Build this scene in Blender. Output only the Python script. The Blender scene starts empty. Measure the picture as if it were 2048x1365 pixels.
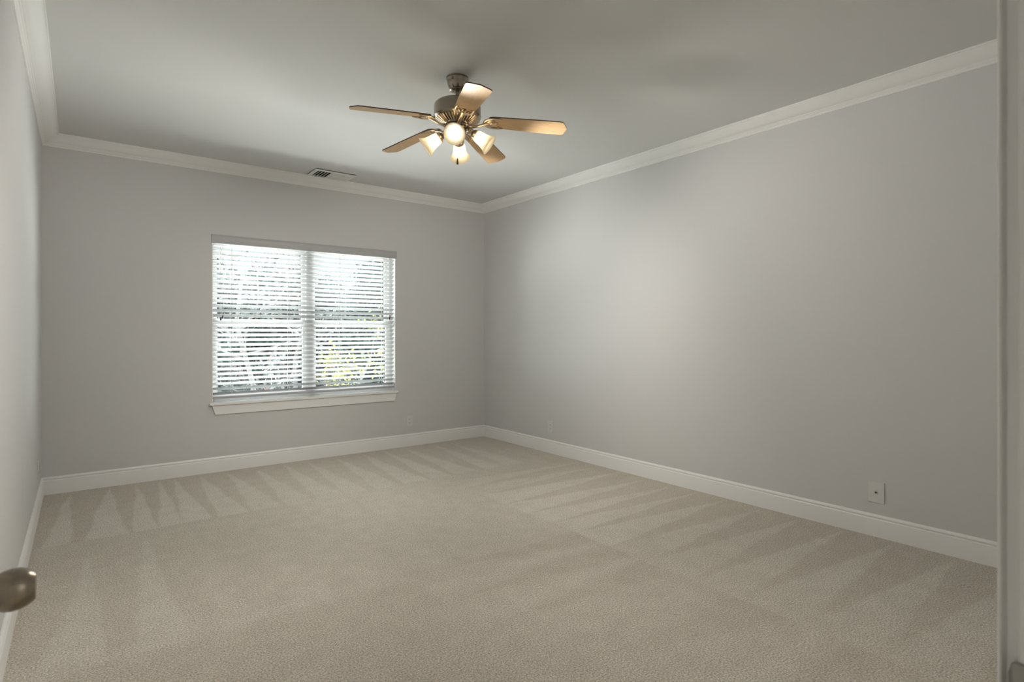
import bpy, bmesh, math, random
import numpy as np
from mathutils import Vector, Matrix

random.seed(7)
rng = np.random.default_rng(7)
S = bpy.context.scene
C = S.collection
PI = math.pi
R = math.radians

# ------------------------------------------------------------------ sizes (metres)
XL, XR = -0.2326, 3.8352          # left and right wall faces
YN, YB = 0.130, 5.5727            # door wall face (room side) and window wall face
H = 2.74                          # ceiling
WX0, WX1, WZ0, WZ1 = 0.926, 2.687, 0.612, 2.100   # window opening
JX = 0.677                        # right jamb face of the doorway
DX = -0.105                       # left jamb face / open door face
FANX, FANY = 1.7745, 2.855

# ------------------------------------------------------------------ camera
cam_data = bpy.data.cameras.new('camera')
cam = bpy.data.objects.new('camera', cam_data); C.objects.link(cam)
cam.location = (0, 0, 1.236)
cam.rotation_euler = (R(90), 0, -0.652135)
cam_data.sensor_width = 36.0
cam_data.lens = 1131.86 / 2048 * 36
cam_data.shift_y = -17.2 / 2048
cam_data.clip_start = 0.02
cam_data.dof.use_dof = True
cam_data.dof.focus_distance = 4.6
cam_data.dof.aperture_fstop = 8.0
S.camera = cam

# ------------------------------------------------------------------ world, exposure
S.view_settings.view_transform = 'Standard'
S.view_settings.look = 'None'
S.view_settings.exposure = 0.08
S.view_settings.gamma = 1.0
S.view_settings.use_curve_mapping = False
w = bpy.data.worlds.new('sky'); S.world = w; w.use_nodes = True
nt = w.node_tree; nt.nodes.clear()
out = nt.nodes.new('ShaderNodeOutputWorld'); bg = nt.nodes.new('ShaderNodeBackground')
tc = nt.nodes.new('ShaderNodeTexCoord'); sp = nt.nodes.new('ShaderNodeSeparateXYZ')
rp = nt.nodes.new('ShaderNodeValToRGB')
nt.links.new(tc.outputs['Generated'], sp.inputs[0]); nt.links.new(sp.outputs['Z'], rp.inputs[0])
rp.color_ramp.elements[0].position = 0.0; rp.color_ramp.elements[0].color = (0.072, 0.080, 0.084, 1)
rp.color_ramp.elements[1].position = 0.75; rp.color_ramp.elements[1].color = (0.92, 0.97, 1.0, 1)
e = rp.color_ramp.elements.new(0.20); e.color = (0.074, 0.083, 0.090, 1)
e = rp.color_ramp.elements.new(0.42); e.color = (0.62, 0.66, 0.69, 1)
nt.links.new(rp.outputs[0], bg.inputs['Color']); nt.links.new(bg.outputs[0], out.inputs[0])
bg.inputs['Strength'].default_value = 12.0

def lamp(name, kind, loc, energy, color=(1, 1, 1), **kw):
    d = bpy.data.lights.new(name, kind); d.energy = energy; d.color = color
    rot = kw.pop('rot', (0, 0, 0))
    for k, v in kw.items(): setattr(d, k, v)
    o = bpy.data.objects.new(name, d); C.objects.link(o); o.location = loc; o.rotation_euler = rot
    return o
# opening of the window guides the sampling of the sky
po = lamp('window_portal', 'AREA', ((WX0 + WX1) / 2, YB + 0.17, (WZ0 + WZ1) / 2), 1, shape='RECTANGLE',
          size=WX1 - WX0, size_y=WZ1 - WZ0, rot=(R(-90), 0, 0))
po.data.cycles.is_portal = True
# fill light added in the hall, out of view behind the doorway
HALL_FILL_W = 35.0
FAN_W = 44.0
# fill lamps added below the window, standing in for ground-bounced daylight
UP_FILL_W = 500.0
UP_FILL_STEEP_W = 700.0
def aimed(name, loc, to, energy, color, sx, sy):
    d = Vector(to) - Vector(loc)
    return lamp(name, 'AREA', loc, energy, color, shape='RECTANGLE', size=sx, size_y=sy, rot=d.to_track_quat('-Z', 'Y').to_euler())
WC = ((WX0 + WX1) / 2, YB, 1.35)
aimed('upward_fill_light', (WC[0], YB + 5.2, -1.2), WC, UP_FILL_W, (1.0, 0.99, 0.97), 8.0, 2.0)
aimed('upward_fill_light', (WC[0], YB + 2.5, -1.6), WC, UP_FILL_STEEP_W, (1.0, 0.99, 0.97), 6.0, 1.4)
# fill lamps added outside at both sides, standing in for daylight
SIDE_L, SIDE_R = 580.0, 720.0
aimed('side_fill_light', (-2.2, YB + 4.2, 1.2), WC, SIDE_L, (0.98, 1.0, 1.0), 3.2, 2.4)
aimed('side_fill_light', (7.0, YB + 3.2, 1.4), WC, SIDE_R, (0.98, 1.0, 1.0), 3.2, 2.4)

# ------------------------------------------------------------------ materials
def mat(name, color, rough=0.5, metal=0.0, spec=0.5):
    m = bpy.data.materials.new(name); m.use_nodes = True
    b = m.node_tree.nodes['Principled BSDF']
    b.inputs['Base Color'].default_value = (*color, 1)
    b.inputs['Roughness'].default_value = rough
    b.inputs['Metallic'].default_value = metal
    b.inputs['Specular IOR Level'].default_value = spec
    return m
def nodes(m): return m.node_tree.nodes, m.node_tree.links, m.node_tree.nodes['Principled BSDF']
def bump(m, scale, strength, dist=0.002, detail=2.0):
    n, l, b = nodes(m)
    t = n.new('ShaderNodeTexCoord'); x = n.new('ShaderNodeTexNoise'); x.inputs['Scale'].default_value = scale
    x.inputs['Detail'].default_value = detail
    bp = n.new('ShaderNodeBump'); bp.inputs['Strength'].default_value = strength; bp.inputs['Distance'].default_value = dist
    l.new(t.outputs['Object'], x.inputs['Vector']); l.new(x.outputs[0], bp.inputs['Height']); l.new(bp.outputs[0], b.inputs['Normal'])
    return m

M = {}
M['wall'] = bump(mat('wall_paint', (0.65, 0.65, 0.646), 0.6, spec=0.35), 260, 0.10, 0.001)
M['ceiling'] = bump(mat('ceiling_paint', (0.72, 0.718, 0.71), 0.8, spec=0.2), 200, 0.12, 0.001)
M['trim'] = mat('trim_paint', (0.87, 0.868, 0.855), 0.35, spec=0.45)
M['vinyl'] = mat('window_vinyl', (0.82, 0.82, 0.81), 0.35)
M['slat'] = mat('blind_slat', (0.48, 0.48, 0.485), 0.42)
M['cord'] = mat('blind_cord', (0.78, 0.78, 0.76), 0.8)
M['tassel'] = mat('dark_tassel', (0.035, 0.035, 0.033), 0.4)
M['plate'] = mat('outlet_plastic', (0.71, 0.71, 0.70), 0.35)
M['slot'] = mat('outlet_slot', (0.02, 0.02, 0.02), 0.6)
M['vent'] = mat('vent_enamel', (0.82, 0.81, 0.77), 0.45)
M['duct'] = mat('duct_shade', (0.012, 0.012, 0.010), 0.9)
M['nickel'] = bump(mat('brushed_nickel', (0.34, 0.295, 0.235), 0.24, 1.0), 90, 0.008, 0.0003)
M['brass'] = mat('warm_nickel_casting', (0.60, 0.50, 0.38), 0.28, 1.0)
M['knob'] = bump(mat('satin_nickel_knob', (0.32, 0.275, 0.215), 0.27, 1.0), 60, 0.006, 0.0003)
M['strike'] = mat('strike_plate_metal', (0.30, 0.29, 0.27), 0.35, 1.0)
M['walnut'] = mat('dark_blade_edge', (0.085, 0.05, 0.032), 0.45)

# maple underside of the blades: grain along the blade's own length
m = M['maple'] = mat('maple_blade', (0.62, 0.43, 0.25), 0.6, spec=0.2)
n, l, b = nodes(m)
t = n.new('ShaderNodeTexCoord'); mp = n.new('ShaderNodeMapping'); mp.inputs['Scale'].default_value = (2.5, 38, 20)
x = n.new('ShaderNodeTexNoise'); x.inputs['Scale'].default_value = 2.2; x.inputs['Detail'].default_value = 5
r_ = n.new('ShaderNodeValToRGB'); r_.color_ramp.elements[0].position = 0.3; r_.color_ramp.elements[1].position = 0.75
r_.color_ramp.elements[0].color = (0.52, 0.345, 0.185, 1); r_.color_ramp.elements[1].color = (0.60, 0.42, 0.245, 1)
l.new(t.outputs['Object'], mp.inputs[0]); l.new(mp.outputs[0], x.inputs['Vector']); l.new(x.outputs[0], r_.inputs[0]); l.new(r_.outputs[0], b.inputs['Base Color'])

# frosted glass shade: scatters and lets part of the lamp light straight through
m = M['shade'] = bpy.data.materials.new('frosted_shade_glass'); m.use_nodes = True
n = m.node_tree.nodes; l = m.node_tree.links; n.clear()
o_ = n.new('ShaderNodeOutputMaterial'); a1 = n.new('ShaderNodeMixShader'); a2 = n.new('ShaderNodeMixShader')
td = n.new('ShaderNodeBsdfTranslucent'); td.inputs[0].default_value = (0.95, 0.88, 0.74, 1)
df = n.new('ShaderNodeBsdfDiffuse'); df.inputs[0].default_value = (0.9, 0.86, 0.76, 1)
tr = n.new('ShaderNodeBsdfTransparent'); tr.inputs[0].default_value = (1.0, 0.95, 0.85, 1)
a1.inputs[0].default_value = 0.45; a2.inputs[0].default_value = 0.22
l.new(td.outputs[0], a1.inputs[1]); l.new(df.outputs[0], a1.inputs[2]); l.new(a1.outputs[0], a2.inputs[1]); l.new(tr.outputs[0], a2.inputs[2]); l.new(a2.outputs[0], o_.inputs[0])

m = M['bulb'] = bpy.data.materials.new('lit_bulb'); m.use_nodes = True
n = m.node_tree.nodes; l = m.node_tree.links; n.clear()
o_ = n.new('ShaderNodeOutputMaterial'); em = n.new('ShaderNodeEmission'); em.inputs[0].default_value = (1, 0.88, 0.68, 1); em.inputs[1].default_value = 13.0
l.new(em.outputs[0], o_.inputs[0])

# window pane: clear with a faint reflection
m = M['glass'] = bpy.data.materials.new('window_glass'); m.use_nodes = True
n = m.node_tree.nodes; l = m.node_tree.links; n.clear()
o_ = n.new('ShaderNodeOutputMaterial'); a1 = n.new('ShaderNodeMixShader'); tr = n.new('ShaderNodeBsdfTransparent'); gl = n.new('ShaderNodeBsdfGlossy')
tr.inputs[0].default_value = (0.93, 0.96, 0.95, 1); gl.inputs['Roughness'].default_value = 0.02; a1.inputs[0].default_value = 0.05
l.new(tr.outputs[0], a1.inputs[1]); l.new(gl.outputs[0], a1.inputs[2]); l.new(a1.outputs[0], o_.inputs[0])

# carpet: beige cut pile, vacuum-brushed nap and painted window light share one attribute
m = M['carpet'] = mat('carpet_pile', (0.5, 0.45, 0.35), 0.95, spec=0.1)
n, l, b = nodes(m)
b.inputs['Sheen Weight'].default_value = 0.15
at = n.new('ShaderNodeAttribute'); at.attribute_name = 'nap_and_light'
mx = n.new('ShaderNodeMix'); mx.data_type = 'RGBA'
mx.inputs[6].default_value = (0.53, 0.470, 0.390, 1); mx.inputs[7].default_value = (0.71, 0.672, 0.590, 1)
l.new(at.outputs['Fac'], mx.inputs[0])
t = n.new('ShaderNodeTexCoord')
v1 = n.new('ShaderNodeTexNoise'); v1.inputs['Scale'].default_value = 150; v1.inputs['Detail'].default_value = 3
v2 = n.new('ShaderNodeTexNoise'); v2.inputs['Scale'].default_value = 9; v2.inputs['Detail'].default_value = 4
l.new(t.outputs['Object'], v1.inputs['Vector']); l.new(t.outputs['Object'], v2.inputs['Vector'])
c1 = n.new('ShaderNodeMapRange'); c1.inputs['From Min'].default_value = 0.3; c1.inputs['From Max'].default_value = 0.7
c1.inputs['To Min'].default_value = 0.50; c1.inputs['To Max'].default_value = 1.38; l.new(v1.outputs[0], c1.inputs[0])  # self-shadow between the tufts, put into the pile colour
c2 = n.new('ShaderNodeMapRange'); c2.inputs['From Min'].default_value = 0.3; c2.inputs['From Max'].default_value = 0.7
c2.inputs['To Min'].default_value = 0.95; c2.inputs['To Max'].default_value = 1.05; l.new(v2.outputs[0], c2.inputs[0])
mu = n.new('ShaderNodeMath'); mu.operation = 'MULTIPLY'; l.new(c1.outputs[0], mu.inputs[0]); l.new(c2.outputs[0], mu.inputs[1])
vm = n.new('ShaderNodeVectorMath'); vm.operation = 'SCALE'; l.new(mx.outputs[2], vm.inputs[0]); l.new(mu.outputs[0], vm.inputs['Scale'])
l.new(vm.outputs[0], b.inputs['Base Color'])
bp = n.new('ShaderNodeBump'); bp.inputs['Strength'].default_value = 0.8; bp.inputs['Distance'].default_value = 0.006
l.new(v1.outputs[0], bp.inputs['Height']); l.new(bp.outputs[0], b.inputs['Normal'])

M['hallfloor'] = mat('hall_carpet', (0.46, 0.41, 0.32), 0.95)

# ------------------------------------------------------------------ mesh helpers
def box(bm, x0, x1, y0, y1, z0, z1, mtx=None):
    vs = [bm.verts.new((x, y, z)) for x in (x0, x1) for y in (y0, y1) for z in (z0, z1)]
    for f in ((0, 1, 3, 2), (4, 6, 7, 5), (0, 4, 5, 1), (2, 3, 7, 6), (0, 2, 6, 4), (1, 5, 7, 3)):
        bm.faces.new([vs[i] for i in f])
    if mtx is not None: bmesh.ops.transform(bm, matrix=mtx, verts=vs)
    return vs
def lathe(bm, prof, seg=48, mtx=None, mod=None, closed=False):
    rings = []; allv = []
    for r, z in prof:
        if r < 1e-6:
            v = bm.verts.new((0, 0, z)); rings.append([v]); allv.append(v)
        else:
            ring = []
            for k in range(seg):
                a = 2 * PI * k / seg
                rr = r * (mod(a, z) if mod else 1)
                v = bm.verts.new((rr * math.cos(a), rr * math.sin(a), z)); ring.append(v)
            rings.append(ring); allv += ring
    pairs = list(zip(rings[:-1], rings[1:]))
    if closed: pairs.append((rings[-1], rings[0]))
    for a, b in pairs:
        for k in range(seg):
            k2 = (k + 1) % seg
            if len(a) == 1 and len(b) == 1: continue
            if len(a) == 1: bm.faces.new((a[0], b[k], b[k2]))
            elif len(b) == 1: bm.faces.new((a[k], b[0], a[k2]))
            else: bm.faces.new((a[k], b[k], b[k2], a[k2]))
    if mtx is not None: bmesh.ops.transform(bm, matrix=mtx, verts=allv)
def tube(bm, pts, rad, seg=10, flat=1.0, mtx=None):
    """round bar through points; rad a number or a list"""
    pts = [Vector(p) for p in pts]; rings = []; up = Vector((0, 0, 1)); allv = []
    for i, p in enumerate(pts):
        d = (pts[min(i + 1, len(pts) - 1)] - pts[max(i - 1, 0)]).normalized()
        u = up if abs(d.dot(up)) < 0.95 else Vector((1, 0, 0))
        s = d.cross(u).normalized(); v = s.cross(d).normalized()
        rr = rad[i] if isinstance(rad, (list, tuple)) else rad
        ring = [bm.verts.new(p + s * rr * math.cos(2 * PI * k / seg) + v * rr * flat * math.sin(2 * PI * k / seg)) for k in range(seg)]
        rings.append(ring); allv += ring
    for a, b in zip(rings[:-1], rings[1:]):
        for k in range(seg): bm.faces.new((a[k], a[(k + 1) % seg], b[(k + 1) % seg], b[k]))
    bm.faces.new(rings[0][::-1]); bm.faces.new(rings[-1])
    if mtx is not None: bmesh.ops.transform(bm, matrix=mtx, verts=allv)
def prism(bm, poly, z0, z1, mtx=None):
    a = [bm.verts.new((x, y, z0)) for x, y in poly]; b = [bm.verts.new((x, y, z1)) for x, y in poly]
    bm.faces.new(a[::-1]); bm.faces.new(b)
    for k in range(len(poly)): k2 = (k + 1) % len(poly); bm.faces.new((a[k], a[k2], b[k2], b[k]))
    if mtx is not None: bmesh.ops.transform(bm, matrix=mtx, verts=a + b)
def bez(p0, p1, p2, p3, n=12):
    out = []
    for i in range(n + 1):
        t = i / n; u = 1 - t
        out.append(tuple(u**3 * a + 3 * u * u * t * b + 3 * u * t * t * c + t**3 * d for a, b, c, d in zip(p0, p1, p2, p3)))
    return out
def obj(name, bm, m, parent=None, smooth=None, bevel=0.0, bseg=2):
    bmesh.ops.recalc_face_normals(bm, faces=bm.faces)
    me = bpy.data.meshes.new(name)
    if bevel:
        ed = [e for e in bm.edges if len(e.link_faces) == 2 and e.calc_face_angle(0) > 0.7]
        bmesh.ops.bevel(bm, geom=ed, offset=bevel, segments=bseg, affect='EDGES', clamp_overlap=True, profile=0.5)
    bm.to_mesh(me); bm.free()
    ms = m if isinstance(m, (list, tuple)) else [m]
    for q in ms: me.materials.append(q)
    o = bpy.data.objects.new(name, me); C.objects.link(o)
    if smooth is not None:
        for p in me.polygons: p.use_smooth = True
        me.set_sharp_from_angle(angle=R(smooth))
    if parent is not None: o.parent = parent
    return o
def tag(o, label=None, cat=None, group=None, kind=None):
    if label: o['label'] = label
    if cat: o['category'] = cat
    if group: o['group'] = group
    if kind: o['kind'] = kind
    return o
def empty(name, loc=(0, 0, 0), rot=(0, 0, 0), **kw):
    o = bpy.data.objects.new(name, None); C.objects.link(o); o.location = loc; o.rotation_euler = rot
    o.empty_display_size = 0.1
    return tag(o, **kw)
def struct(name, bm, m, label=None, cat=None, parent=None, **kw):
    o = obj(name, bm, m, parent, **kw)
    return tag(o, label, cat, kind='structure')
def dup(src, name=None):
    c = src.copy(); C.objects.link(c)
    for ch in src.children:
        d = ch.copy(); C.objects.link(d); d.parent = c
        for g in ch.children:
            q = g.copy(); C.objects.link(q); q.parent = d
    return c
BM = bmesh.new

# ------------------------------------------------------------------ room shell
T = 0.16
bm = BM(); box(bm, XL - T, XR + T, YN - 0.115, YB, -0.2, -0.012)
struct('floor', bm, M['hallfloor'], 'wooden subfloor under the beige carpet', 'floor')

# carpet with vacuum marks: 1 is pale pile
NX, NY = 340, 460
gx = np.linspace(XL, XR, NX); gy = np.linspace(YN, YB, NY)
GX, GY = np.meshgrid(gx, gy, indexing='ij')
def wob(X, Y, s=1.0, ph=0.0):
    return 0.005 * np.sin(X * 9.1 * s + Y * 5.3 + ph) + 0.004 * np.sin(Y * 13.7 * s - X * 7.7 + 2 * ph)
wx = GX + wob(GX, GY); wy = GY + wob(GX, GY, 1.3, 1.9)
def sstep(a, b, v): t = np.clip((v - a) / (b - a), 0, 1); return t * t * (3 - 2 * t)
nap_and_light = np.full(GX.shape, 0.50)
def paint(mask, val):
    global nap_and_light
    nap_and_light = nap_and_light * (1 - mask) + val * mask
def band(v, a, b, s=0.012): return sstep(a - s, a + s, v) * (1 - sstep(b - s, b + s, v))
# second row on the left (runs away from the window wall)
back_zone = sstep(4.19, 4.21, wy) * (1 - sstep(2.75, 3.25, wx + 0.35 * (wy - 4.2)))
paint(back_zone, 0.32)
backs = [(-0.054, -0.172, -0.040), (0.186, 0.022, 0.232), (0.366, 0.262, 0.396), (0.534, 0.404, 0.53), (0.635, 0.525, 0.70),
         (0.812, 0.735, 0.93), (1.03, 0.955, 1.15), (1.273, 1.17, 1.36), (1.504, 1.40, 1.60), (1.721, 1.62, 1.80),
         (2.009, 1.86, 2.06), (2.271, 2.10, 2.33), (2.506, 2.36, 2.56), (2.755, 2.60, 2.82), (3.088, 2.90, 3.10), (3.293, 3.16, 3.36)]
for i, (ax, bl, br) in enumerate(backs):
    t = np.clip((5.50 - wy) / (5.50 - 4.2), 0, 1) ** 0.85
    lo = ax + (bl - ax) * t; hi = ax + (br - ax) * t
    msk = sstep(-0.008, 0.008, wx - lo) * (1 - sstep(-0.008, 0.008, wx - hi)) * (t > 0) * sstep(4.19, 4.21, wy)
    if ax > 2.4: msk = msk * sstep(3.7, 4.5, wy)
    paint(msk, 0.88 if ax < 1 else 0.80)
# soft pool of window light painted into the carpet colour
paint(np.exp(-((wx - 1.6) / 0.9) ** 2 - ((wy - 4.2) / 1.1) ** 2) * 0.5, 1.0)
# middle strip, brushed the other way
mid = band(wy, 2.60, 4.20, 0.010) * (1 - sstep(2.0, 2.43, wx))
for ax, y1, bl, br in [(0.046, 3.90, -0.135, 0.080), (0.314, 4.19, 0.165, 0.357), (0.56, 4.10, 0.46, 0.62), (0.90, 4.0, 0.76, 0.95), (1.20, 4.1, 1.08, 1.25), (1.60, 4.1, 1.45, 1.62)]:
    t = np.clip((y1 - wy) / (y1 - 2.6), 0, 1)
    lo = ax + (bl - ax) * t; hi = ax + (br - ax) * t
    msk = sstep(-0.02, 0.02, wx - lo) * (1 - sstep(-0.008, 0.008, wx - hi)) * (t > 0) * mid
    paint(msk, 0.82 if ax < 0.5 else 0.62)
# right row of long wedges, light apex at the right wall
rows = [3.90, 3.659, 3.393, 3.083, 2.823, 2.60, 2.358, 2.083, 1.818, 1.543, 1.27, 0.977, 0.70]
right_zone = sstep(2.425, 2.437, wx) * (1 - sstep(3.75, 4.1, wy - 0.05 * wx))
paint(right_zone, 0.34)
tips = [3.80, 3.556, 3.257, 3.000, 2.759, 2.541, 2.245, 1.98, 1.70, 1.44, 1.15, 0.86, 0.58]
for i, ay in enumerate(rows):
    t = np.clip((3.79 - wx) / (3.79 - 2.43), 0, 1)
    upper = tips[i - 1] if i else 4.02
    lower = tips[i]
    hi = ay + (upper - ay) * t ** 0.95; lo = ay + (lower - ay) * t ** 1.05
    s = 0.006 if ay > 2.2 else 0.006 + 0.03 * np.clip((3.3 - wx), 0, 1)
    msk = sstep(-s, s, wy - lo) * (1 - sstep(-s, s, wy - hi)) * (t > 0) * sstep(2.425, 2.437, wx)
    val = 0.74 if ay > 2.2 else 0.74
    if ay < 2.2: msk = msk * (1 - 0.45 * sstep(0.55, 1.0, t))
    if ay > 3.6: msk = msk * 0.7
    paint(msk, val)
# centre strip next to it
cen = (1 - sstep(2.418, 2.430, wx)) * (1 - sstep(2.545, 2.565, wy))
paint(cen * 0.8, 0.40)
for base_lo, base_hi, tx, ty in [(2.347, 2.552, 1.50, 2.58), (2.075, 2.315, 1.40, 2.25), (1.80, 2.02, 1.5, 1.95), (1.21, 1.474, 1.6, 1.5), (0.80, 0.976, 1.7, 1.0)]:
    t = np.clip((wx - tx) / (2.424 - tx), 0, 1)
    lo = ty + (base_lo - ty) * t; hi = ty + (base_hi - ty) * t
    msk = sstep(-0.012, 0.012, wy - lo) * (1 - sstep(-0.012, 0.012, wy - hi)) * (t > 0) * (1 - sstep(2.418, 2.430, wx))
    paint(msk * 0.85, 0.26)
for ly, tx, ty in [(2.33, 1.3, 2.40), (2.06, 1.3, 2.05), (1.09, 1.7, 1.06)]:
    t = np.clip((wx - tx) / (2.424 - tx), 0, 1)
    c0 = ty + (ly - ty) * t
    msk = np.exp(-((wy - c0) / (0.035 + 0.05 * (1 - t))) ** 2) * (t > 0.02) * (1 - sstep(2.418, 2.430, wx))
    paint(msk * 0.7, 0.66)
# light end of the strokes at the very left, and the thin dark strip along the skirting
paint(np.exp(-((wy - 2.66) / 0.07) ** 2) * band(wx, -0.2, 1.0, 0.1) * 0.5, 0.72)
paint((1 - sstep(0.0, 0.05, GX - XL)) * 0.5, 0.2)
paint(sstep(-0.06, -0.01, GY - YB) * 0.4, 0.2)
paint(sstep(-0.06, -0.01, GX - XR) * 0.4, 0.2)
nap_and_light = np.clip(nap_and_light + 0.03 * rng.standard_normal(nap_and_light.shape), 0, 1)
me = bpy.data.meshes.new('carpet')
V = np.zeros((NX * NY, 3), np.float32); V[:, 0] = GX.ravel(); V[:, 1] = GY.ravel()
I = np.arange(NX * NY).reshape(NX, NY)
F = np.stack([I[:-1, :-1], I[1:, :-1], I[1:, 1:], I[:-1, 1:]], -1).reshape(-1, 4)
me.vertices.add(len(V)); me.vertices.foreach_set('co', V.ravel())
me.loops.add(F.size); me.loops.foreach_set('vertex_index', F.ravel().astype(np.int32))
me.polygons.add(len(F)); me.polygons.foreach_set('loop_start', np.arange(0, F.size, 4, dtype=np.int32))
me.update(calc_edges=True); me.validate()
a_ = me.attributes.new('nap_and_light', 'FLOAT', 'POINT'); a_.data.foreach_set('value', nap_and_light.ravel().astype(np.float32))
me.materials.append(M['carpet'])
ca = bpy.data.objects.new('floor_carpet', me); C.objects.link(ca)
tag(ca, 'beige wall to wall carpet with pale vacuum marks', 'carpet', kind='structure')

bm = BM(); box(bm, XL - T, XR + T, YN - 0.115, YB + T, H, H + 0.15)
struct('ceiling', bm, M['ceiling'], 'smooth off white ceiling around the fan', 'ceiling')
bm = BM(); box(bm, XL - T, XL, YN - 0.115, YB + T, -0.2, H)
struct('wall_left', bm, M['wall'], 'pale grey left wall beside the open door', 'wall')
bm = BM(); box(bm, XR, XR + T, YN - 0.115, YB + T, -0.2, H)
struct('wall_right', bm, M['wall'], 'long bare pale grey right wall', 'wall')
bm = BM()
box(bm, XL, WX0, YB, YB + T, -0.2, H); box(bm, WX1, XR, YB, YB + T, -0.2, H)
box(bm, WX0, WX1, YB, YB + T, -0.2, WZ0 - 0.022); box(bm, WX0, WX1, YB, YB + T, WZ1, H)
struct('wall_back', bm, M['wall'], 'grey far wall around the window', 'wall')
bm = BM()
box(bm, XL, DX - 0.02, YN - 0.115, YN, -0.2, H); box(bm, JX + 0.02, XR, YN - 0.115, YN, -0.2, H)
box(bm, DX - 0.02, JX + 0.02, YN - 0.115, YN, 2.06, H)
struct('wall_front', bm, M['wall'], 'grey wall around the doorway the room is seen from', 'wall')

# mouldings: profile (distance from wall, height) swept along a wall with mitred ends
def moulding(name, prof, p0, p1, nrm, m, label, cat, mit=(1, 1)):
    """p0,p1 wall-line end points (x,y); nrm points into the room"""
    p0 = Vector((*p0, 0)); p1 = Vector((*p1, 0)); d = (p1 - p0).normalized(); nv = Vector((*nrm, 0))
    bm = BM(); a = []; b = []
    for q, z in prof:
        a.append(bm.verts.new(p0 + nv * q + d * q * mit[0] + Vector((0, 0, z))))
        b.append(bm.verts.new(p1 + nv * q - d * q * mit[1] + Vector((0, 0, z))))
    for k in range(len(prof)):
        k2 = (k + 1) % len(prof); bm.faces.new((a[k], a[k2], b[k2], b[k]))
    bm.faces.new(a[::-1]); bm.faces.new(b)
    return struct(name, bm, m, label, cat, smooth=24)
def arc(cx, cz, r, a0, a1, n=6, rz=None):
    return [(cx + r * math.cos(R(a0 + (a1 - a0) * i / n)), cz + (rz or r) * math.sin(R(a0 + (a1 - a0) * i / n))) for i in range(n + 1)]
crown = [(0, H), (0, H - 0.086), (0.007, H - 0.086), (0.010, H - 0.083), (0.010, H - 0.076), (0.013, H - 0.074), (0.016, H - 0.0725),
         (0.019, H - 0.069), (0.019, H - 0.066), (0.026, H - 0.063), (0.027, H - 0.060), (0.034, H - 0.058)]
crown += bez((0.036, H - 0.057), (0.060, H - 0.050), (0.072, H - 0.030), (0.094, H - 0.014), 10)
crown += [(0.098, H - 0.013), (0.099, H - 0.009), (0.106, H - 0.008), (0.108, H - 0.005), (0.108, H)]
base = [(0, 0), (0.015, 0), (0.015, 0.100), (0.0145, 0.104), (0.0125, 0.107), (0.0080, 0.1085), (0.0080, 0.1140), (0.0125, 0.1165),
        (0.0125, 0.1205), (0.0100, 0.126), (0.006, 0.129), (0.004, 0.133), (0, 0.133)]
moulding('trim_1', crown, (XL, YB), (XR, YB), (0, -1), M['trim'], 'white crown moulding above the window wall', 'crown moulding')
moulding('trim_2', crown, (XR, YB), (XR, YN), (-1, 0), M['trim'], 'white crown moulding along the right wall', 'crown moulding')
moulding('trim_3', crown, (XL, YN), (XL, YB), (1, 0), M['trim'], 'white crown moulding along the left wall', 'crown moulding')
moulding('trim_4', crown, (XR, YN), (XL, YN), (0, 1), M['trim'], 'white crown moulding above the doorway wall', 'crown moulding')
moulding('baseboard_back', base, (XL, YB), (XR, YB), (0, -1), M['trim'], 'white baseboard below the window', 'baseboard')
moulding('baseboard_right', base, (XR, YB), (XR, YN), (-1, 0), M['trim'], 'white baseboard along the right wall', 'baseboard')
moulding('baseboard_left', base, (XL, YN), (XL, YB), (1, 0), M['trim'], 'white baseboard along the left wall', 'baseboard')
moulding('baseboard_front', base, (XR, YN), (JX + 0.075, YN), (0, 1), M['trim'], 'white baseboard beside the doorway', 'baseboard', mit=(1, 0))

# ------------------------------------------------------------------ window with vinyl sashes
wroot = empty('window_1', ((WX0 + WX1) / 2, YB, WZ0), label='white twin sash window behind the lowered blind', cat='window', kind='structure')
def wchild(name, bm, m, **kw):
    bmesh.ops.translate(bm, vec=(-(WX0 + WX1) / 2, -YB, -WZ0), verts=bm.verts)
    return obj(name, bm, m, wroot, **kw)
fy0, fy1 = YB + 0.075, YB + 0.15
bm = BM()
box(bm, WX0, WX0 + 0.03, fy0, fy1, WZ0, WZ1); box(bm, WX1 - 0.045, WX1, fy0, fy1, WZ0, WZ1)
box(bm, WX0 + 0.03, WX1 - 0.045, fy0, fy1, WZ1 - 0.035, WZ1); box(bm, WX0 + 0.03, WX1 - 0.045, fy0, fy1, WZ0, WZ0 + 0.03)
box(bm, 1.765, 1.837, fy0 - 0.005, fy1, WZ0 + 0.03, WZ1 - 0.035)
wchild('window_frame', bm, M['vinyl'], bevel=0.002)
for x0, x1 in ((WX0 + 0.03, 1.765), (1.837, WX1 - 0.045)):
    for up in (0, 1):
        z0, z1 = (WZ0 + 0.03, 1.345) if not up else (1.315, WZ1 - 0.035)
        y0, y1 = (fy0 + 0.008, fy0 + 0.034) if not up else (fy0 + 0.036, fy0 + 0.062)
        sw = 0.028
        bm = BM()
        box(bm, x0, x0 + sw, y0, y1, z0, z1); box(bm, x1 - sw, x1, y0, y1, z0, z1)
        box(bm, x0 + sw, x1 - sw, y0, y1, z0, z0 + 0.042); box(bm, x0 + sw, x1 - sw, y0, y1, z1 - 0.042, z1)
        sash = wchild('sash', bm, M['vinyl'], bevel=0.002)
        bm = BM(); box(bm, x0 + sw - 0.004, x1 - sw + 0.004, (y0 + y1) / 2 - 0.002, (y0 + y1) / 2 + 0.002, z0 + 0.038, z1 - 0.038)
        bmesh.ops.translate(bm, vec=(-(WX0 + WX1) / 2, -YB, -WZ0), verts=bm.verts)
        obj('pane', bm, M['glass'], sash)
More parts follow.
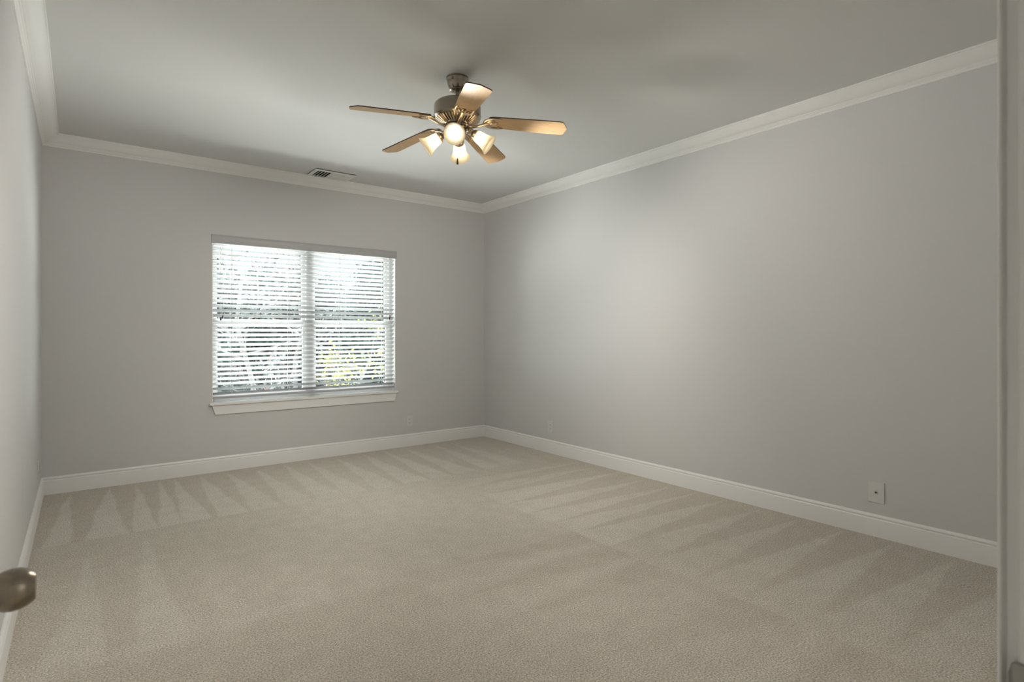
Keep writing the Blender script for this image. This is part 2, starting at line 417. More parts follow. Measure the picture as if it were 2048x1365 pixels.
bm = BM(); box(bm, WX0 - 0.022, WX1 + 0.022, YB - 0.028, YB, WZ0 - 0.022, WZ0); box(bm, WX0, WX1, YB, fy0 + 0.01, WZ0 - 0.022, WZ0)
wchild('window_sill', bm, M['trim'], bevel=0.004)
bm = BM(); a = WX0 - 0.002; b_ = WX1 + 0.006
pts = [(a, WZ0 - 0.022), (b_, WZ0 - 0.022), (b_ - 0.022, WZ0 - 0.105), (a + 0.026, WZ0 - 0.105)]
fr = [bm.verts.new((x, YB - 0.014, z)) for x, z in pts]; bk = [bm.verts.new((x, YB, z)) for x, z in pts]
bm.faces.new(fr); bm.faces.new(bk[::-1])
for k in range(4): bm.faces.new((fr[k], bk[k], bk[(k + 1) % 4], fr[(k + 1) % 4]))
wchild('apron', bm, M['trim'], bevel=0.002)
bm = BM()   # painted returns of the opening
box(bm, WX0, WX0 + 0.006, YB - 0.001, fy0, WZ0, WZ1); box(bm, WX1 - 0.006, WX1, YB - 0.001, fy0, WZ0, WZ1)
wchild('jamb_lining', bm, M['trim'])

# ------------------------------------------------------------------ blind
BY = YB + 0.032
blind = empty('window_blind', ((WX0 + WX1) / 2, BY, WZ0), label='wide white horizontal slat blind lowered over the window', cat='blind')
def bchild(name, bm, m, parent=None, **kw):
    bmesh.ops.translate(bm, vec=(-(WX0 + WX1) / 2, -BY, -WZ0), verts=bm.verts)
    return obj(name, bm, m, parent or blind, **kw)
bm = BM(); box(bm, WX0 + 0.012, WX1 - 0.012, BY - 0.026, BY + 0.026, 2.045, 2.095)
bchild('headrail', bm, M['slat'], bevel=0.002)
bm = BM()
vy = YB - 0.012
prof = [(vy + 0.008, 2.024), (vy, 2.026), (vy - 0.001, 2.034), (vy + 0.001, 2.038), (vy + 0.001, 2.082), (vy - 0.002, 2.086), (vy - 0.004, 2.096), (vy + 0.002, 2.102), (vy + 0.010, 2.102)]
a = [bm.verts.new((WX0 - 0.006, y, z)) for y, z in prof]; c_ = [bm.verts.new((WX1 + 0.010, y, z)) for y, z in prof]
for k in range(len(prof)): k2 = (k + 1) % len(prof); bm.faces.new((a[k], a[k2], c_[k2], c_[k]))
bm.faces.new(a); bm.faces.new(c_[::-1])
bchild('valance', bm, M['slat'], smooth=35)
PITCH, NS = 0.0437, 31
z_top = 2.000
TILT = R(31)
x0, x1 = WX0 + 0.009, WX1 - 0.011
bm = BM()
ws = np.linspace(-0.025, 0.025, 9)
up_, lo_ = [], []
for sx in (x0, x1):
    up_.append([bm.verts.new((sx, q, 0.0026 * (1 - (q / 0.025) ** 2) + 0.0013)) for q in ws])
    lo_.append([bm.verts.new((sx, q, 0.0026 * (1 - (q / 0.025) ** 2) - 0.0013)) for q in ws])
for k in range(8):
    bm.faces.new((up_[0][k], up_[1][k], up_[1][k + 1], up_[0][k + 1])); bm.faces.new((lo_[0][k], lo_[0][k + 1], lo_[1][k + 1], lo_[1][k]))
for s in (0, 1): bm.faces.new(up_[s] + lo_[s][::-1])
for k in (0, 8): bm.faces.new((up_[0][k], up_[1][k], lo_[1][k], lo_[0][k]))
bmesh.ops.translate(bm, vec=(-(WX0 + WX1) / 2, 0, 0), verts=bm.verts)
slat = obj('slat', bm, M['slat'], blind, smooth=30)
zs = [z_top - k * PITCH for k in range(NS)]
for k, z in enumerate(zs):
    o = slat if k == 0 else slat.copy()
    if k: C.objects.link(o); o.parent = blind
    o.location = (0, 0, z - WZ0)
    o.rotation_euler = (-TILT + R(random.uniform(-0.8, 0.8)), 0, 0)   # room edge higher
zb = zs[-1] - PITCH * 0.80
bm = BM(); box(bm, x0, x1, BY - 0.026, BY + 0.026, zb - 0.010, zb + 0.010)
bchild('bottom_rail', bm, M['slat'], bevel=0.004)
dz = 0.0250 * math.sin(TILT); dy = 0.0250 * math.cos(TILT)
for px in (1.088, 1.587, 2.080, 2.553):
    bm = BM()
    tube(bm, [(px, BY - dy - 0.002, 2.05), (px, BY - dy - 0.002, zb)], 0.0011, 6)
    tube(bm, [(px, BY + dy + 0.002, 2.05), (px, BY + dy + 0.002, zb)], 0.0011, 6)
    tube(bm, [(px + 0.006, BY, 2.05), (px + 0.006, BY, zb)], 0.0009, 6)
    for z in zs: tube(bm, [(px, BY - dy - 0.002, z + dz - 0.003), (px, BY + dy + 0.002, z - dz - 0.003)], 0.0008, 5)
    bchild('ladder_cord', bm, M['cord'])
def pull(px, zt, py):
    bm = BM(); tube(bm, [(px, py, 2.03), (px, py, zt + 0.02)], 0.0011, 6)
    c = bchild('pull_cord', bm, M['cord'])
    bm = BM(); lathe(bm, [(0, 0.027), (0.0035, 0.027), (0.0050, 0.024), (0.0050, 0.018), (0.0078, 0.002), (0.0078, 0.0), (0, 0)], 14)
    bmesh.ops.translate(bm, vec=(px, py, zt), verts=bm.verts)
    t_ = bchild('tassel', bm, M['tassel'], c, smooth=40); t_['label'] = 'dark tassel'
pull(1.011, 1.361, YB - 0.006); pull(0.994, 1.343, YB - 0.010)
pull(2.618, 1.392, YB - 0.006); pull(2.611, 1.372, YB - 0.011)

# ------------------------------------------------------------------ ceiling fan
fan = empty('ceiling_fan', (FANX, FANY, H), label='five blade ceiling fan with four lit frosted glass shades', cat='ceiling fan')
def z(v): return v - H
bm = BM()
lathe(bm, [(0, 0), (0.066, 0), (0.066, -0.010), (0.063, -0.014), (0.061, -0.030), (0.056, -0.050), (0.046, -0.064), (0.043, -0.068), (0.046, -0.071), (0.046, -0.075), (0.030, -0.080), (0, -0.080)], 56)
lathe(bm, [(0, 0.004), (0.006, 0.002), (0.007, 0), (0, 0)], 12, Matrix.Translation((-0.055, -0.030, -0.022)) @ Matrix.Rotation(R(-90), 4, 'Y'))
obj('canopy', bm, M['nickel'], fan, smooth=30)
bm = BM(); lathe(bm, [(0, -0.078), (0.0115, -0.078), (0.0115, z(2.61)), (0.020, z(2.607)), (0.022, z(2.585)), (0, z(2.585))], 24)
obj('downrod', bm, M['nickel'], fan, smooth=30)
bm = BM()
lathe(bm, [(0, z(2.592)), (0.10, z(2.592)), (0.126, z(2.588)), (0.136, z(2.578)), (0.138, z(2.565)), (0.138, z(2.518)), (0.140, z(2.515)), (0.140, z(2.509)), (0.134, z(2.502)), (0.120, z(2.493)),
           (0.118, z(2.490)), (0.075, z(2.466)), (0.070, z(2.458)), (0, z(2.458))], 72)
mh = obj('motor_housing', bm, M['nickel'], fan, smooth=30)
bm = BM()
for k in range(40):
    a = 2 * PI * k / 40
    mt = Matrix.Rotation(a, 4, 'Z')
    tube(bm, [(0.080, 0, z(2.4650)), (0.104, 0, z(2.4765)), (0.130, 0, z(2.4945))], [0.0030, 0.0044, 0.0056], 6, mtx=mt)
obj('vent_fins', bm, M['brass'], mh, smooth=40)
bm = BM()
lathe(bm, [(0, z(2.458)), (0.074, z(2.458)), (0.078, z(2.452)), (0.074, z(2.446)), (0.056, z(2.444)), (0.051, z(2.438)), (0.051, z(2.402)), (0.047, z(2.396)), (0.040, z(2.392)), (0.040, z(2.374)), (0.030, z(2.362)),
           (0.014, z(2.356)), (0.010, z(2.346)), (0, z(2.343))], 48)
obj('switch_housing', bm, M['nickel'], fan, smooth=30)

# one blade with its cast bracket
BZ = 2.494
DROOP = R(6.0)
def blade_outline():
    half = [(0.185, 0.020), (0.190, 0.040), (0.200, 0.052), (0.215, 0.056), (0.40, 0.0635), (0.600, 0.0680), (0.617, 0.0665), (0.627, 0.058), (0.634, 0.040), (0.640, 0.020), (0.6465, 0.004)]
    return half + [(x, -y) for x, y in half[::-1]]
PITCHB = R(11)
bm = BM(); prism(bm, blade_outline(), 0.0, 0.006)
for f in bm.faces: f.material_index = 1
bm.faces.ensure_lookup_table()
bmesh.ops.recalc_face_normals(bm, faces=bm.faces)
for f in bm.faces:
    if f.normal.z < -0.9: f.material_index = 0
blade = obj('blade', bm, [M['maple'], M['walnut']], fan)
bm = BM()
zt = -0.004
tube(bm, bez((0.060, 0, -0.030), (0.095, 0, -0.050), (0.120, 0, -0.030), (0.190, 0, zt), 12), [0.013, 0.0125, 0.012, 0.011, 0.011, 0.010, 0.010, 0.010, 0.010, 0.010, 0.011, 0.011, 0.012], 10, 0.65)
for s in (1, -1):
    tube(bm, bez((0.160, 0, zt - 0.002), (0.166, s * 0.034, zt - 0.004), (0.186, s * 0.058, zt - 0.003), (0.268, s * 0.047, zt), 14), [0.0085] * 5 + [0.0078] * 6 + [0.0066, 0.0056, 0.0046, 0.003], 8, 0.75)
    tube(bm, bez((0.172, 0, zt), (0.185, s * 0.012, zt - 0.005), (0.198, s * 0.036, zt - 0.002), (0.218, s * 0.024, zt), 10), 0.0058, 8, 0.85)
    tube(bm, bez((0.182, s * 0.008, zt), (0.200, s * 0.004, zt - 0.004), (0.217, s * 0.016, zt - 0.001), (0.236, s * 0.004, zt), 8), 0.0052, 8, 0.85)
for k in range(5):
    a = R(-60 + 30 * k)
    lathe(bm, [(0, -0.006), (0.0055, -0.005), (0.0068, -0.001), (0.0068, 0.002), (0, 0.002)], 10, Matrix.Translation((0.188 + 0.012 * math.cos(a), 0.036 * math.sin(a), zt)))
for px, py in ((0.205, 0), (0.240, 0.036), (0.240, -0.036)):
    lathe(bm, [(0, -0.007), (0.004, -0.006), (0.006, -0.003), (0.006, 0.003), (0, 0.003)], 12, Matrix.Translation((px, py, zt + 0.002)))
br = obj('blade_bracket', bm, M['brass'], blade, smooth=40); br['label'] = 'cast metal blade bracket'
for k in range(5):
    o = blade if k == 0 else dup(blade)
    if k: o.parent = fan
    a = R(-40 + 72 * k)
    o.location = (0, 0, BZ - H)
    o.rotation_euler = (Matrix.Rotation(a, 4, 'Z') @ Matrix.Rotation(DROOP, 4, 'Y') @ Matrix.Rotation(-PITCHB, 4, 'X')).to_euler()

# four lamp arms, each with socket, shade and bulb
def lamp_arm():
    bm = BM()
    tube(bm, bez((0.036, 0, z(2.415)), (0.060, 0, z(2.430)), (0.090, 0, z(2.430)), (0.100, 0, z(2.398)), 12), 0.0065, 10)
    tube(bm, bez((0.040, 0, z(2.385)), (0.055, 0, z(2.392)), (0.070, 0, z(2.402)), (0.092, 0, z(2.412)), 8), 0.0040, 8)
    lathe(bm, [(0, 0.010), (0.010, 0.009), (0.011, 0), (0.009, -0.006), (0, -0.006)], 14, Matrix.Translation((0.072, 0, z(2.418))))
    arm = obj('lamp_arm', bm, M['brass'], fan, smooth=40)
    axis = Matrix.Translation((0.094, 0, z(2.400))) @ Matrix.Rotation(R(90 + 36), 4, 'Y')   # local +z runs out and down
    bm = BM()
    lathe(bm, [(0, -0.008), (0.012, -0.008), (0.022, -0.003), (0.027, 0.004), (0.029, 0.010), (0.029, 0.022), (0.026, 0.022), (0.026, 0.012), (0, 0.010)], 28, axis)
    for k in range(3): lathe(bm, [(0, 0.007), (0.003, 0.006), (0.0035, 0), (0, 0)], 8, axis @ Matrix.Rotation(2 * PI * k / 3, 4, 'Z') @ Matrix.Translation((0.029, 0, 0.016)) @ Matrix.Rotation(R(90), 4, 'Y'))
    obj('socket', bm, M['brass'], arm, smooth=40)
    bm = BM()
    outer = [(0.0245, 0.014), (0.0300, 0.020), (0.0340, 0.030), (0.0365, 0.045), (0.0385, 0.062), (0.0420, 0.080), (0.0475, 0.097), (0.0545, 0.110), (0.0600, 0.117), (0.0618, 0.1195)]
    inner = [(r - 0.0026, zz + 0.0006) for r, zz in outer[::-1]]
    lathe(bm, outer + [(0.0612, 0.1215)] + inner, 48, axis, closed=True)
    sh = obj('shade', bm, M['shade'], arm, smooth=60); sh['label'] = 'bell shaped frosted glass shade'
    bm = BM()
    lathe(bm, [(0, 0.012), (0.011, 0.012), (0.012, 0.035), (0.018, 0.046), (0.024, 0.058), (0.0265, 0.070), (0.024, 0.082), (0.016, 0.092), (0.007, 0.0965), (0, 0.097)], 24, axis)
    obj('bulb', bm, M['bulb'], arm, smooth=60)
    return arm, axis
arm, axis = lamp_arm()
for k in range(4):
    o = arm if k == 0 else dup(arm)
    if k: o.parent = fan
    a = R(-127 + 90 * k)
    lift = 0.014 if k in (0, 1) else 0.0     # two of the cast arms are bent a little higher
    o.location = (0, 0, lift)
    o.rotation_euler = (0, 0, a)
    mw = Matrix.Translation((FANX, FANY, H + lift)) @ Matrix.Rotation(a, 4, 'Z') @ axis
    # the lamp's light leaves through the open mouth of its shade
    lamp('fan_bulb_light', 'SPOT', mw @ Vector((0, 0, 0.165)), FAN_W, (1.0, 0.94, 0.86), shadow_soft_size=0.045,
         spot_size=R(138), spot_blend=0.7, rot=(mw @ Matrix.Rotation(PI, 4, 'X')).to_euler())
bm = BM(); tube(bm, [(0, 0, z(2.345)), (0, 0, z(2.262))], 0.0011, 6)
for k in range(16): lathe(bm, [(0, 0.0018), (0.0018, 0), (0, -0.0018)], 6, Matrix.Translation((0, 0, z(2.345 - 0.005 * k))))
ch = obj('pull_chain', bm, M['brass'], fan)
bm = BM(); lathe(bm, [(0, z(2.266)), (0.003, z(2.265)), (0.0045, z(2.255)), (0.0065, z(2.240)), (0.0068, z(2.234)), (0.004, z(2.229)), (0, z(2.228))], 16)
obj('chain_pull', bm, M['walnut'], ch, smooth=50)

# ------------------------------------------------------------------ ceiling vent
VX0, VX1, VY0, VY1 = 1.715, 2.100, 5.195, 5.455
vent = empty('ceiling_vent', ((VX0 + VX1) / 2, (VY0 + VY1) / 2, H), label='white rectangular air vent in the ceiling above the window', cat='vent')
vx, vy_ = (VX0 + VX1) / 2, (VY0 + VY1) / 2
def vchild(name, bm, m, **kw):
    bmesh.ops.translate(bm, vec=(-vx, -vy_, -H), verts=bm.verts); return obj(name, bm, m, vent, **kw)
fw = 0.030
bm = BM()
def slope_frame(bm):
    o_ = [(VX0, VY0), (VX1, VY0), (VX1, VY1), (VX0, VY1)]
    def ring(ins, zz): return [bm.verts.new((x + (ins if x == VX0 else -ins), y + (ins if y == VY0 else -ins), zz)) for x, y in o_]
    rs = [ring(0.004, H - 0.006), ring(0, H - 0.008), ring(0.002, H - 0.011), ring(0.012, H - 0.013), ring(fw, H - 0.014), ring(fw, H + 0.02)]
    for a, b in zip(rs[:-1], rs[1:]):
        for k in range(4): bm.faces.new((a[k], a[(k + 1) % 4], b[(k + 1) % 4], b[k]))
slope_frame(bm)
vchild('frame', bm, M['vent'])
bm = BM(); box(bm, VX0 + fw, VX1 - fw, VY0 + fw, VY1 - fw, H - 0.0015, H - 0.0005)  # near-black sheet under the ceiling imitates the shade inside the duct
vchild('duct_shade_sheet', bm, M['duct'])
nl = 12
sl = (VX1 - VX0 - 2 * fw) / nl
for k in range(nl):
    xx = VX0 + fw + sl * (k + 0.5)
    bm = BM()
    if k < 5: hw, th, ang, xx = 0.0090, 0.0022, R(-48), xx + sl * 0.35
    else: hw, th, ang = 0.0150, 0.0008, R(24)
    box(bm, -hw, hw, -(VY1 - VY0) / 2 + fw, (VY1 - VY0) / 2 - fw, -th, th, Matrix.Translation((xx, vy_, H - (0.0085 if k < 5 else 0.0085))) @ Matrix.Rotation(ang, 4, 'Y'))
    vchild('slat', bm, M['vent'])

# ------------------------------------------------------------------ outlets and cable plate (built facing -Y, back on y = 0)
def plate_mesh(w_, h_):
    bm = BM(); box(bm, -w_ / 2, w_ / 2, -0.006, 0, -h_ / 2, h_ / 2); return bm
def outlet(label):
    r0 = empty('wall_outlet', label=label, cat='outlet', group='wall outlets above the baseboards')
    obj('cover_plate', plate_mesh(0.072, 0.116), M['plate'], r0, bevel=0.0025)
    for s in (1, -1):
        bm = BM(); lathe(bm, [(0, -0.0085), (0.0155, -0.0085), (0.0165, -0.0075), (0.0165, -0.004), (0, -0.004)], 24, Matrix.Translation((0, 0, s * 0.0195)) @ Matrix.Rotation(R(90), 4, 'X') @ Matrix.Scale(-1, 4, (0, 0, 1)))
        bm2 = bm
        rc = obj('receptacle', bm2, M['plate'], r0, smooth=40)
        bm = BM()
        box(bm, -0.0075, -0.0052, -0.0090, -0.0084, s * 0.0195 - 0.002, s * 0.0195 + 0.008); box(bm, 0.0052, 0.0075, -0.0090, -0.0084, s * 0.0195 - 0.001, s * 0.0195 + 0.007)
        lathe(bm, [(0, 0.0003), (0.0026, 0.0003), (0.0026, -0.0003), (0, -0.0003)], 10, Matrix.Translation((0, -0.0087, s * 0.0195 - 0.0075)) @ Matrix.Rotation(R(90), 4, 'X'))
        obj('slots', bm, M['slot'], rc)
    bm = BM(); lathe(bm, [(0, -0.0070), (0.003, -0.0065), (0.0034, -0.0055), (0, -0.0055)], 10, Matrix.Rotation(R(90), 4, 'X') @ Matrix.Scale(-1, 4, (0, 0, 1)))
    obj('screw', bm, M['plate'], r0)
    return r0
o1 = outlet('small white outlet on the window wall, right below the window corner')
o1.location = (2.851, YB, 0.272)
o2 = dup(o1); o2['label'] = 'small white outlet low on the right wall near the far corner'
o2.location = (XR, 4.367, 0.270); o2.rotation_euler = (0, 0, R(-90))
o3 = dup(o1); o3['label'] = 'outlet on the left wall by the far corner, seen edge-on'
o3.location = (XL, 5.10, 0.285); o3.rotation_euler = (0, 0, R(90))
tvp = empty('cable_plate', (XR, 1.384, 0.268), (0, 0, R(-90)), label='white wall plate with a dark cable jack, low on the right wall', cat='cable plate')
obj('cover_plate', plate_mesh(0.088, 0.127), M['plate'], tvp, bevel=0.0025)
bm = BM(); lathe(bm, [(0, 0.006), (0.0048, 0.006), (0.0055, 0.010), (0.0055, 0.015), (0.0042, 0.015), (0.0042, 0.011), (0, 0.011)], 20, Matrix.Rotation(R(90), 4, 'X'))
obj('cable_jack', bm, M['strike'], tvp, smooth=40)
bm = BM(); lathe(bm, [(0, 0.0152), (0.0043, 0.0152), (0.0043, 0.0118), (0, 0.0118)], 14, Matrix.Rotation(R(90), 4, 'X'))
obj('jack_hole', bm, M['slot'], tvp)
for s in (1, -1):
    bm = BM(); lathe(bm, [(0, 0.0070), (0.003, 0.0066), (0.0034, 0.0055), (0, 0.0055)], 10, Matrix.Translation((0, 0, s * 0.042)) @ Matrix.Rotation(R(90), 4, 'X'))
    obj('screw', bm, M['plate'], tvp)

# ------------------------------------------------------------------ open door, knob and door frame
DW = 0.785
door = empty('door_1', (DX, YN, 0), label='white door swung open against the left wall, only its knob in view', cat='door', kind='structure')
bm = BM()
box(bm, -0.035, 0, 0.003, DW, 0.012, 2.03)
# two raised panels on the face towards the doorway
for z0_, z1_ in ((0.25, 0.95), (1.10, 1.90)):
    box(bm, -0.001, 0.004, 0.13, DW - 0.13, z0_, z1_)
obj('door_leaf', bm, M['trim'], door, bevel=0.003)
KZ, KY = 0.943, 0.7265
kp = [(0, 0.0), (0.032, 0.0), (0.032, 0.004), (0.028, 0.007), (0.014, 0.010), (0.0125, 0.020), (0.0150, 0.0245), (0.0190, 0.0295), (0.0222, 0.0365), (0.0233, 0.0435), (0.0228, 0.0505),
      (0.0208, 0.0565), (0.0178, 0.0615), (0.0158, 0.0635), (0.0150, 0.0645), (0.0135, 0.0645), (0, 0.0640)]
bm = BM(); lathe(bm, kp, 64, Matrix.Translation((0, KY, KZ)) @ Matrix.Rotation(R(90), 4, 'Y'))
kn = obj('door_knob', bm, M['knob'], door, smooth=28); kn['label'] = 'round satin nickel knob'
bm = BM(); lathe(bm, kp, 40, Matrix.Translation((-0.035, KY, KZ)) @ Matrix.Rotation(R(-90), 4, 'Y'))
obj('door_knob', bm, M['knob'], door, smooth=28)
for hz in (0.25, 1.05, 1.85):
    bm = BM(); lathe(bm, [(0, hz - 0.045), (0.006, hz - 0.045), (0.006, hz + 0.045), (0, hz + 0.045)], 12, Matrix.Translation((0.006, -0.002, 0)))
    obj('hinge', bm, M['knob'], door, smooth=40)

jam = empty('trim_5', (JX, YN, 0), label='white door jamb and casing at the right edge of the view', cat='door frame', kind='structure')
bm = BM()
jy0 = -0.115
box(bm, 0, 0.02, jy0, 0.0, 0, 2.06)
obj('jamb', bm, M['trim'], jam, bevel=0.003, bseg=3)
bm = BM(); box(bm, -0.011, 0, -0.075, -0.040, 0, 2.04); obj('door_stop', bm, M['trim'], jam, bevel=0.002)
def casing(x, sgn, y, ys, name='casing'):
    pr = [(0.004, 0), (0.004, 0.0090), (0.001, 0.0108), (-0.0030, 0.0114), (-0.0042, 0.0126), (-0.0036, 0.0142), (-0.001, 0.0150), (0.018, 0.0152), (0.040, 0.016), (0.052, 0.017), (0.057, 0.015), (0.057, 0)]
    bm = BM(); a = [bm.verts.new((x + sgn * p, y + ys * q, 0)) for p, q in pr]; b = [bm.verts.new((x + sgn * p, y + ys * q, 2.11)) for p, q in pr]
    for k in range(len(pr)): k2 = (k + 1) % len(pr); bm.faces.new((a[k], a[k2], b[k2], b[k]))
    bm.faces.new(a); bm.faces.new(b[::-1]); return bm
obj('casing', casing(0.005, 1, 0, 1), M['trim'], jam, smooth=30)
obj('casing', casing(0.005, 1, jy0, -1), M['trim'], jam, smooth=30)
bm = BM()
poly = [(-0.034, -0.0285), (0.000, -0.0285), (0.004, -0.026), (0.0065, -0.016), (0.0065, 0.016), (0.004, 0.026), (0.000, 0.0285), (-0.034, 0.0285)]
# plate lies on the jamb face; its lip runs past the jamb edge and curls towards the wall
pa, pb = [], []
for yy, zz in poly:
    curl = max(0.0, yy) ** 1.3 * 1.2
    pa.append(bm.verts.new((-0.0015 + curl, yy, 0.908 + zz))); pb.append(bm.verts.new((0.0002 + curl, yy, 0.908 + zz)))
bm.faces.new(pa); bm.faces.new(pb[::-1])
for k in range(len(poly)): k2 = (k + 1) % len(poly); bm.faces.new((pa[k], pa[k2], pb[k2], pb[k]))
st = obj('strike_plate', bm, M['strike'], jam); st['label'] = 'grey metal strike plate'
hd = empty('trim_6', (DX, YN, 0), label='white door frame above and left of the doorway', cat='door frame', kind='structure')
bm = BM(); box(bm, -0.02, 0, jy0, 0, 0, 2.06); obj('jamb', bm, M['trim'], hd)
bm = BM(); box(bm, -0.02, JX - DX + 0.02, jy0, 0, 2.04, 2.06); obj('head_jamb', bm, M['trim'], hd)

# ------------------------------------------------------------------ hall behind the doorway
HY0, HX0, HX1 = -1.35, -1.6, 2.4
hf = YN - 0.115
bm = BM(); box(bm, HX0, HX1, HY0, hf, -0.2, 0.0); struct('floor_hall', bm, M['hallfloor'], 'carpeted hall floor behind the doorway', 'floor')
bm = BM(); box(bm, HX0, HX1, HY0, hf, H, H + 0.15); struct('ceiling_hall', bm, M['ceiling'], 'white hall ceiling behind the doorway', 'ceiling')
bm = BM(); box(bm, HX0, HX1, HY0 - 0.1, HY0, -0.2, H); struct('wall_hall_back', bm, M['wall'], 'grey hall wall facing the doorway', 'wall')
bm = BM(); box(bm, HX0 - 0.1, HX0, HY0, hf, -0.2, H); box(bm, HX0 - 0.1, XL - T, hf, hf + 0.1, -0.2, H); struct('wall_hall_left', bm, M['wall'], 'grey hall wall at its left end', 'wall')
bm = BM(); box(bm, HX1, HX1 + 0.1, HY0, hf, -0.2, H); struct('wall_hall_right', bm, M['wall'], 'grey hall wall at its right end', 'wall')
lamp('hall_fill_light', 'AREA', (1.9, -0.7, H - 0.12), HALL_FILL_W, (1.0, 0.95, 0.87), shape='DISK', size=0.3)  # unseen lamp added to fill the room with light

# ------------------------------------------------------------------ outdoors (upstairs room: the ground lies one storey below)
GZ = -3.0
def leafmat(name, c0, c1, rough=0.6):
    m = mat(name, c0, rough, spec=0.3); n, l, b = nodes(m)
    oi = n.new('ShaderNodeTexCoord'); nz = n.new('ShaderNodeTexNoise'); nz.inputs['Scale'].default_value = 3.0
    rr = n.new('ShaderNodeValToRGB'); rr.color_ramp.elements[0].color = (*c0, 1); rr.color_ramp.elements[1].color = (*c1, 1)
    rr.color_ramp.elements[0].position = 0.35; rr.color_ramp.elements[1].position = 0.65
    l.new(oi.outputs['Object'], nz.inputs['Vector']); l.new(nz.outputs[0], rr.inputs[0]); l.new(rr.outputs[0], b.inputs['Base Color'])
    return m
M['lawn'] = leafmat('leaf_litter', (0.20, 0.19, 0.15), (0.32, 0.31, 0.27), 0.9)
M['everg'] = leafmat('evergreen_leaf', (0.028, 0.052, 0.045), (0.060, 0.098, 0.086))
M['grey'] = leafmat('grey_green_leaf', (0.060, 0.080, 0.077), (0.150, 0.175, 0.168))
M['yellow'] = leafmat('yellow_leaf', (0.16, 0.17, 0.030), (0.34, 0.33, 0.10))
M['rust'] = leafmat('rust_leaf', (0.16, 0.10, 0.085), (0.26, 0.17, 0.15))
M['bark'] = leafmat('pale_bark', (0.08, 0.08, 0.08), (0.20, 0.195, 0.19), 0.8)
bm = BM(); box(bm, -40, 45, YB + 0.5, 70, GZ - 0.3, GZ)
struct('ground', bm, M['lawn'], 'pale leaf strewn ground seen through the blind', 'ground')

def trunk_mesh(h, r, seed, nb, twig=2, spread=0.9, bare=True):
    rd = random.Random(seed); bm = BM()
    pts = [(0, 0, 0)]
    for k in range(1, 7): pts.append((rd.uniform(-.12, .12) * k * .4, rd.uniform(-.12, .12) * k * .4, h * k / 6))
    tube(bm, pts, [r * (1 - 0.13 * k) for k in range(7)], 8)
    ends = []
    def grow(p, d, L, rad, lev):
        q = [p]; dd = d.copy()
        for k in range(4):
            dd = (dd + Vector((rd.uniform(-.25, .25), rd.uniform(-.25, .25), rd.uniform(-.08, .22)))).normalized(); q.append(q[-1] + dd * L / 4)
        tube(bm, q, [rad * (1 - .18 * k) for k in range(5)], 5)
        ends.extend(q[2:])
        if lev > 0:
            for j in range(3):
                s = q[rd.choice((2, 3, 4))]; grow(s, (dd + Vector((rd.uniform(-1, 1), rd.uniform(-1, 1), rd.uniform(-.5, .7)))).normalized(), L * .55, rad * .5, lev - 1)
    for k in range(nb):
        t_ = rd.uniform(0.25, 1.0); i = min(5, int(t_ * 6)); p = Vector(pts[i]).lerp(Vector(pts[i + 1]), t_ * 6 - i)
        a = rd.uniform(0, 2 * PI)
        grow(p, Vector((math.cos(a), math.sin(a), rd.uniform(-.1, .6))).normalized(), h * rd.uniform(.2, .32) * spread, r * .38, twig)
    return bm, ends
def leaves_mesh(ends, n, size, spread, seed):
    rd = np.random.default_rng(seed); E = np.array([tuple(e_) for e_ in ends])
    c0 = E[rd.integers(0, len(E), n)] + rd.normal(0, spread, (n, 3))
    u = rd.normal(0, 1, (n, 3)); u /= np.linalg.norm(u, axis=1)[:, None]
    v = np.cross(u, rd.normal(0, 1, (n, 3))); v /= np.linalg.norm(v, axis=1)[:, None]
    s = size * rd.uniform(.6, 1.3, (n, 1))
    P = np.stack([c0 - u * s, c0 + v * s * .45, c0 + u * s, c0 - v * s * .45], 1).reshape(-1, 3)
    me = bpy.data.meshes.new('foliage')
    me.vertices.add(4 * n); me.vertices.foreach_set('co', P.astype(np.float32).ravel())
    me.loops.add(4 * n); me.loops.foreach_set('vertex_index', np.arange(4 * n, dtype=np.int32))
    me.polygons.add(n); me.polygons.foreach_set('loop_start', np.arange(0, 4 * n, 4, dtype=np.int32)); me.update(calc_edges=True)
    return me
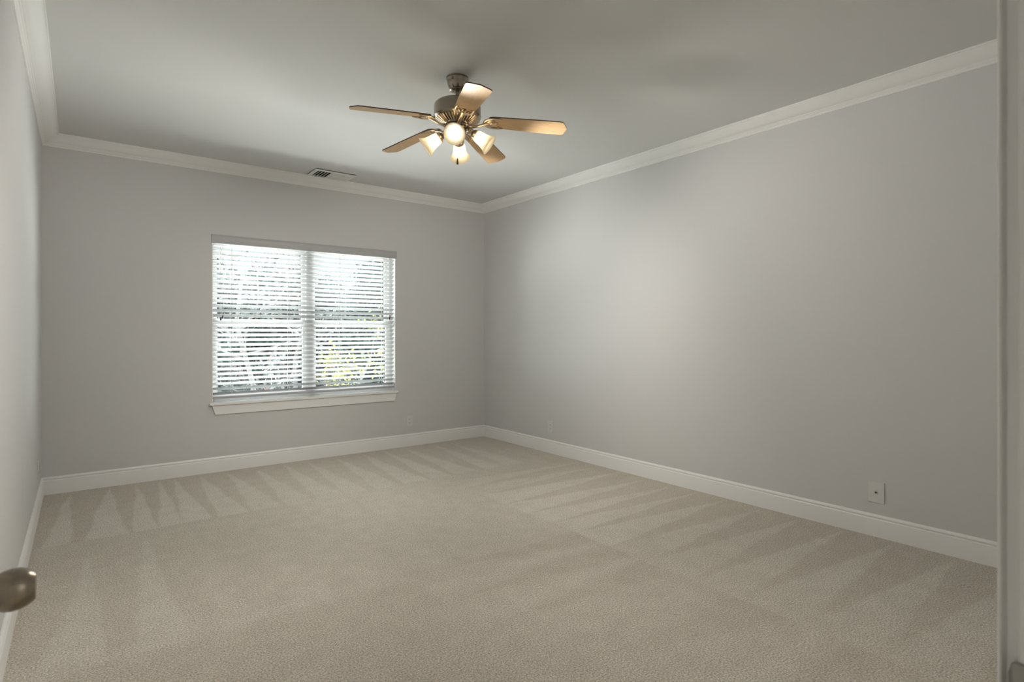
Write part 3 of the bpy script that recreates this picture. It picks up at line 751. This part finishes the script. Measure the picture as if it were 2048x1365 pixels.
def tree(name, label, cat, x, y, h, r, seed, nb, twig, nleaf, lsize, lspread, lm, spread=0.9, group=None):
    t_ = empty(name, (x, y, GZ), label=label, cat=cat, group=group)
    bm, ends = trunk_mesh(h, r, seed, nb, twig, spread)
    obj('trunk', bm, M['bark'], t_, smooth=60)
    if nleaf:
        me = leaves_mesh(ends, nleaf, lsize, lspread, seed); me.materials.append(lm)
        o = bpy.data.objects.new('foliage', me); C.objects.link(o); o.parent = t_; tag(o, kind='stuff')
    return t_
tree('bare_tree', 'pale bare branched tree outside the left half of the window', 'tree', 2.35, 10.6, 6.6, 0.07, 3, 18, 2, 500, 0.045, 0.10, M['grey'], 0.62)
tree('bare_tree', 'slender bare tree outside the middle of the window', 'tree', 4.1, 13.6, 7.2, 0.08, 8, 18, 2, 600, 0.045, 0.10, M['rust'], 0.60)
tree('yellow_tree', 'yellow leaved small tree outside the right half of the window', 'tree', 4.55, 11.0, 4.4, 0.06, 5, 14, 2, 1500, 0.05, 0.10, M['yellow'], 0.62)
tree('evergreen_tree', 'dark evergreen tree outside the right edge of the window', 'tree', 6.75, 13.9, 6.0, 0.16, 12, 26, 1, 16000, 0.09, 0.20, M['everg'], 0.55)
tree('bushy_tree', 'grey green bushy tree behind the bare tree on the left', 'tree', 2.6, 17.2, 5.2, 0.15, 21, 26, 1, 18000, 0.10, 0.24, M['grey'], 0.60)
tree('bushy_tree', 'grey green bushy tree behind the yellow leaved tree', 'tree', 6.1, 19.6, 5.0, 0.15, 22, 26, 1, 18000, 0.10, 0.24, M['grey'], 0.62)
tree('bushy_tree', 'dark bushy tree far behind the evergreen', 'tree', 10.2, 20.5, 6.2, 0.15, 23, 26, 1, 16000, 0.10, 0.26, M['everg'], 0.66)
tree('bushy_tree', 'tall dark bushy tree farthest from the left half of the window', 'tree', 5.2, 24.5, 5.9, 0.18, 24, 28, 1, 18000, 0.12, 0.34, M['everg'], 0.8)
tree('bushy_tree', 'tall grey bushy tree farthest from the right half of the window', 'tree', 10.0, 26.0, 5.6, 0.18, 25, 28, 1, 18000, 0.12, 0.34, M['grey'], 0.8)
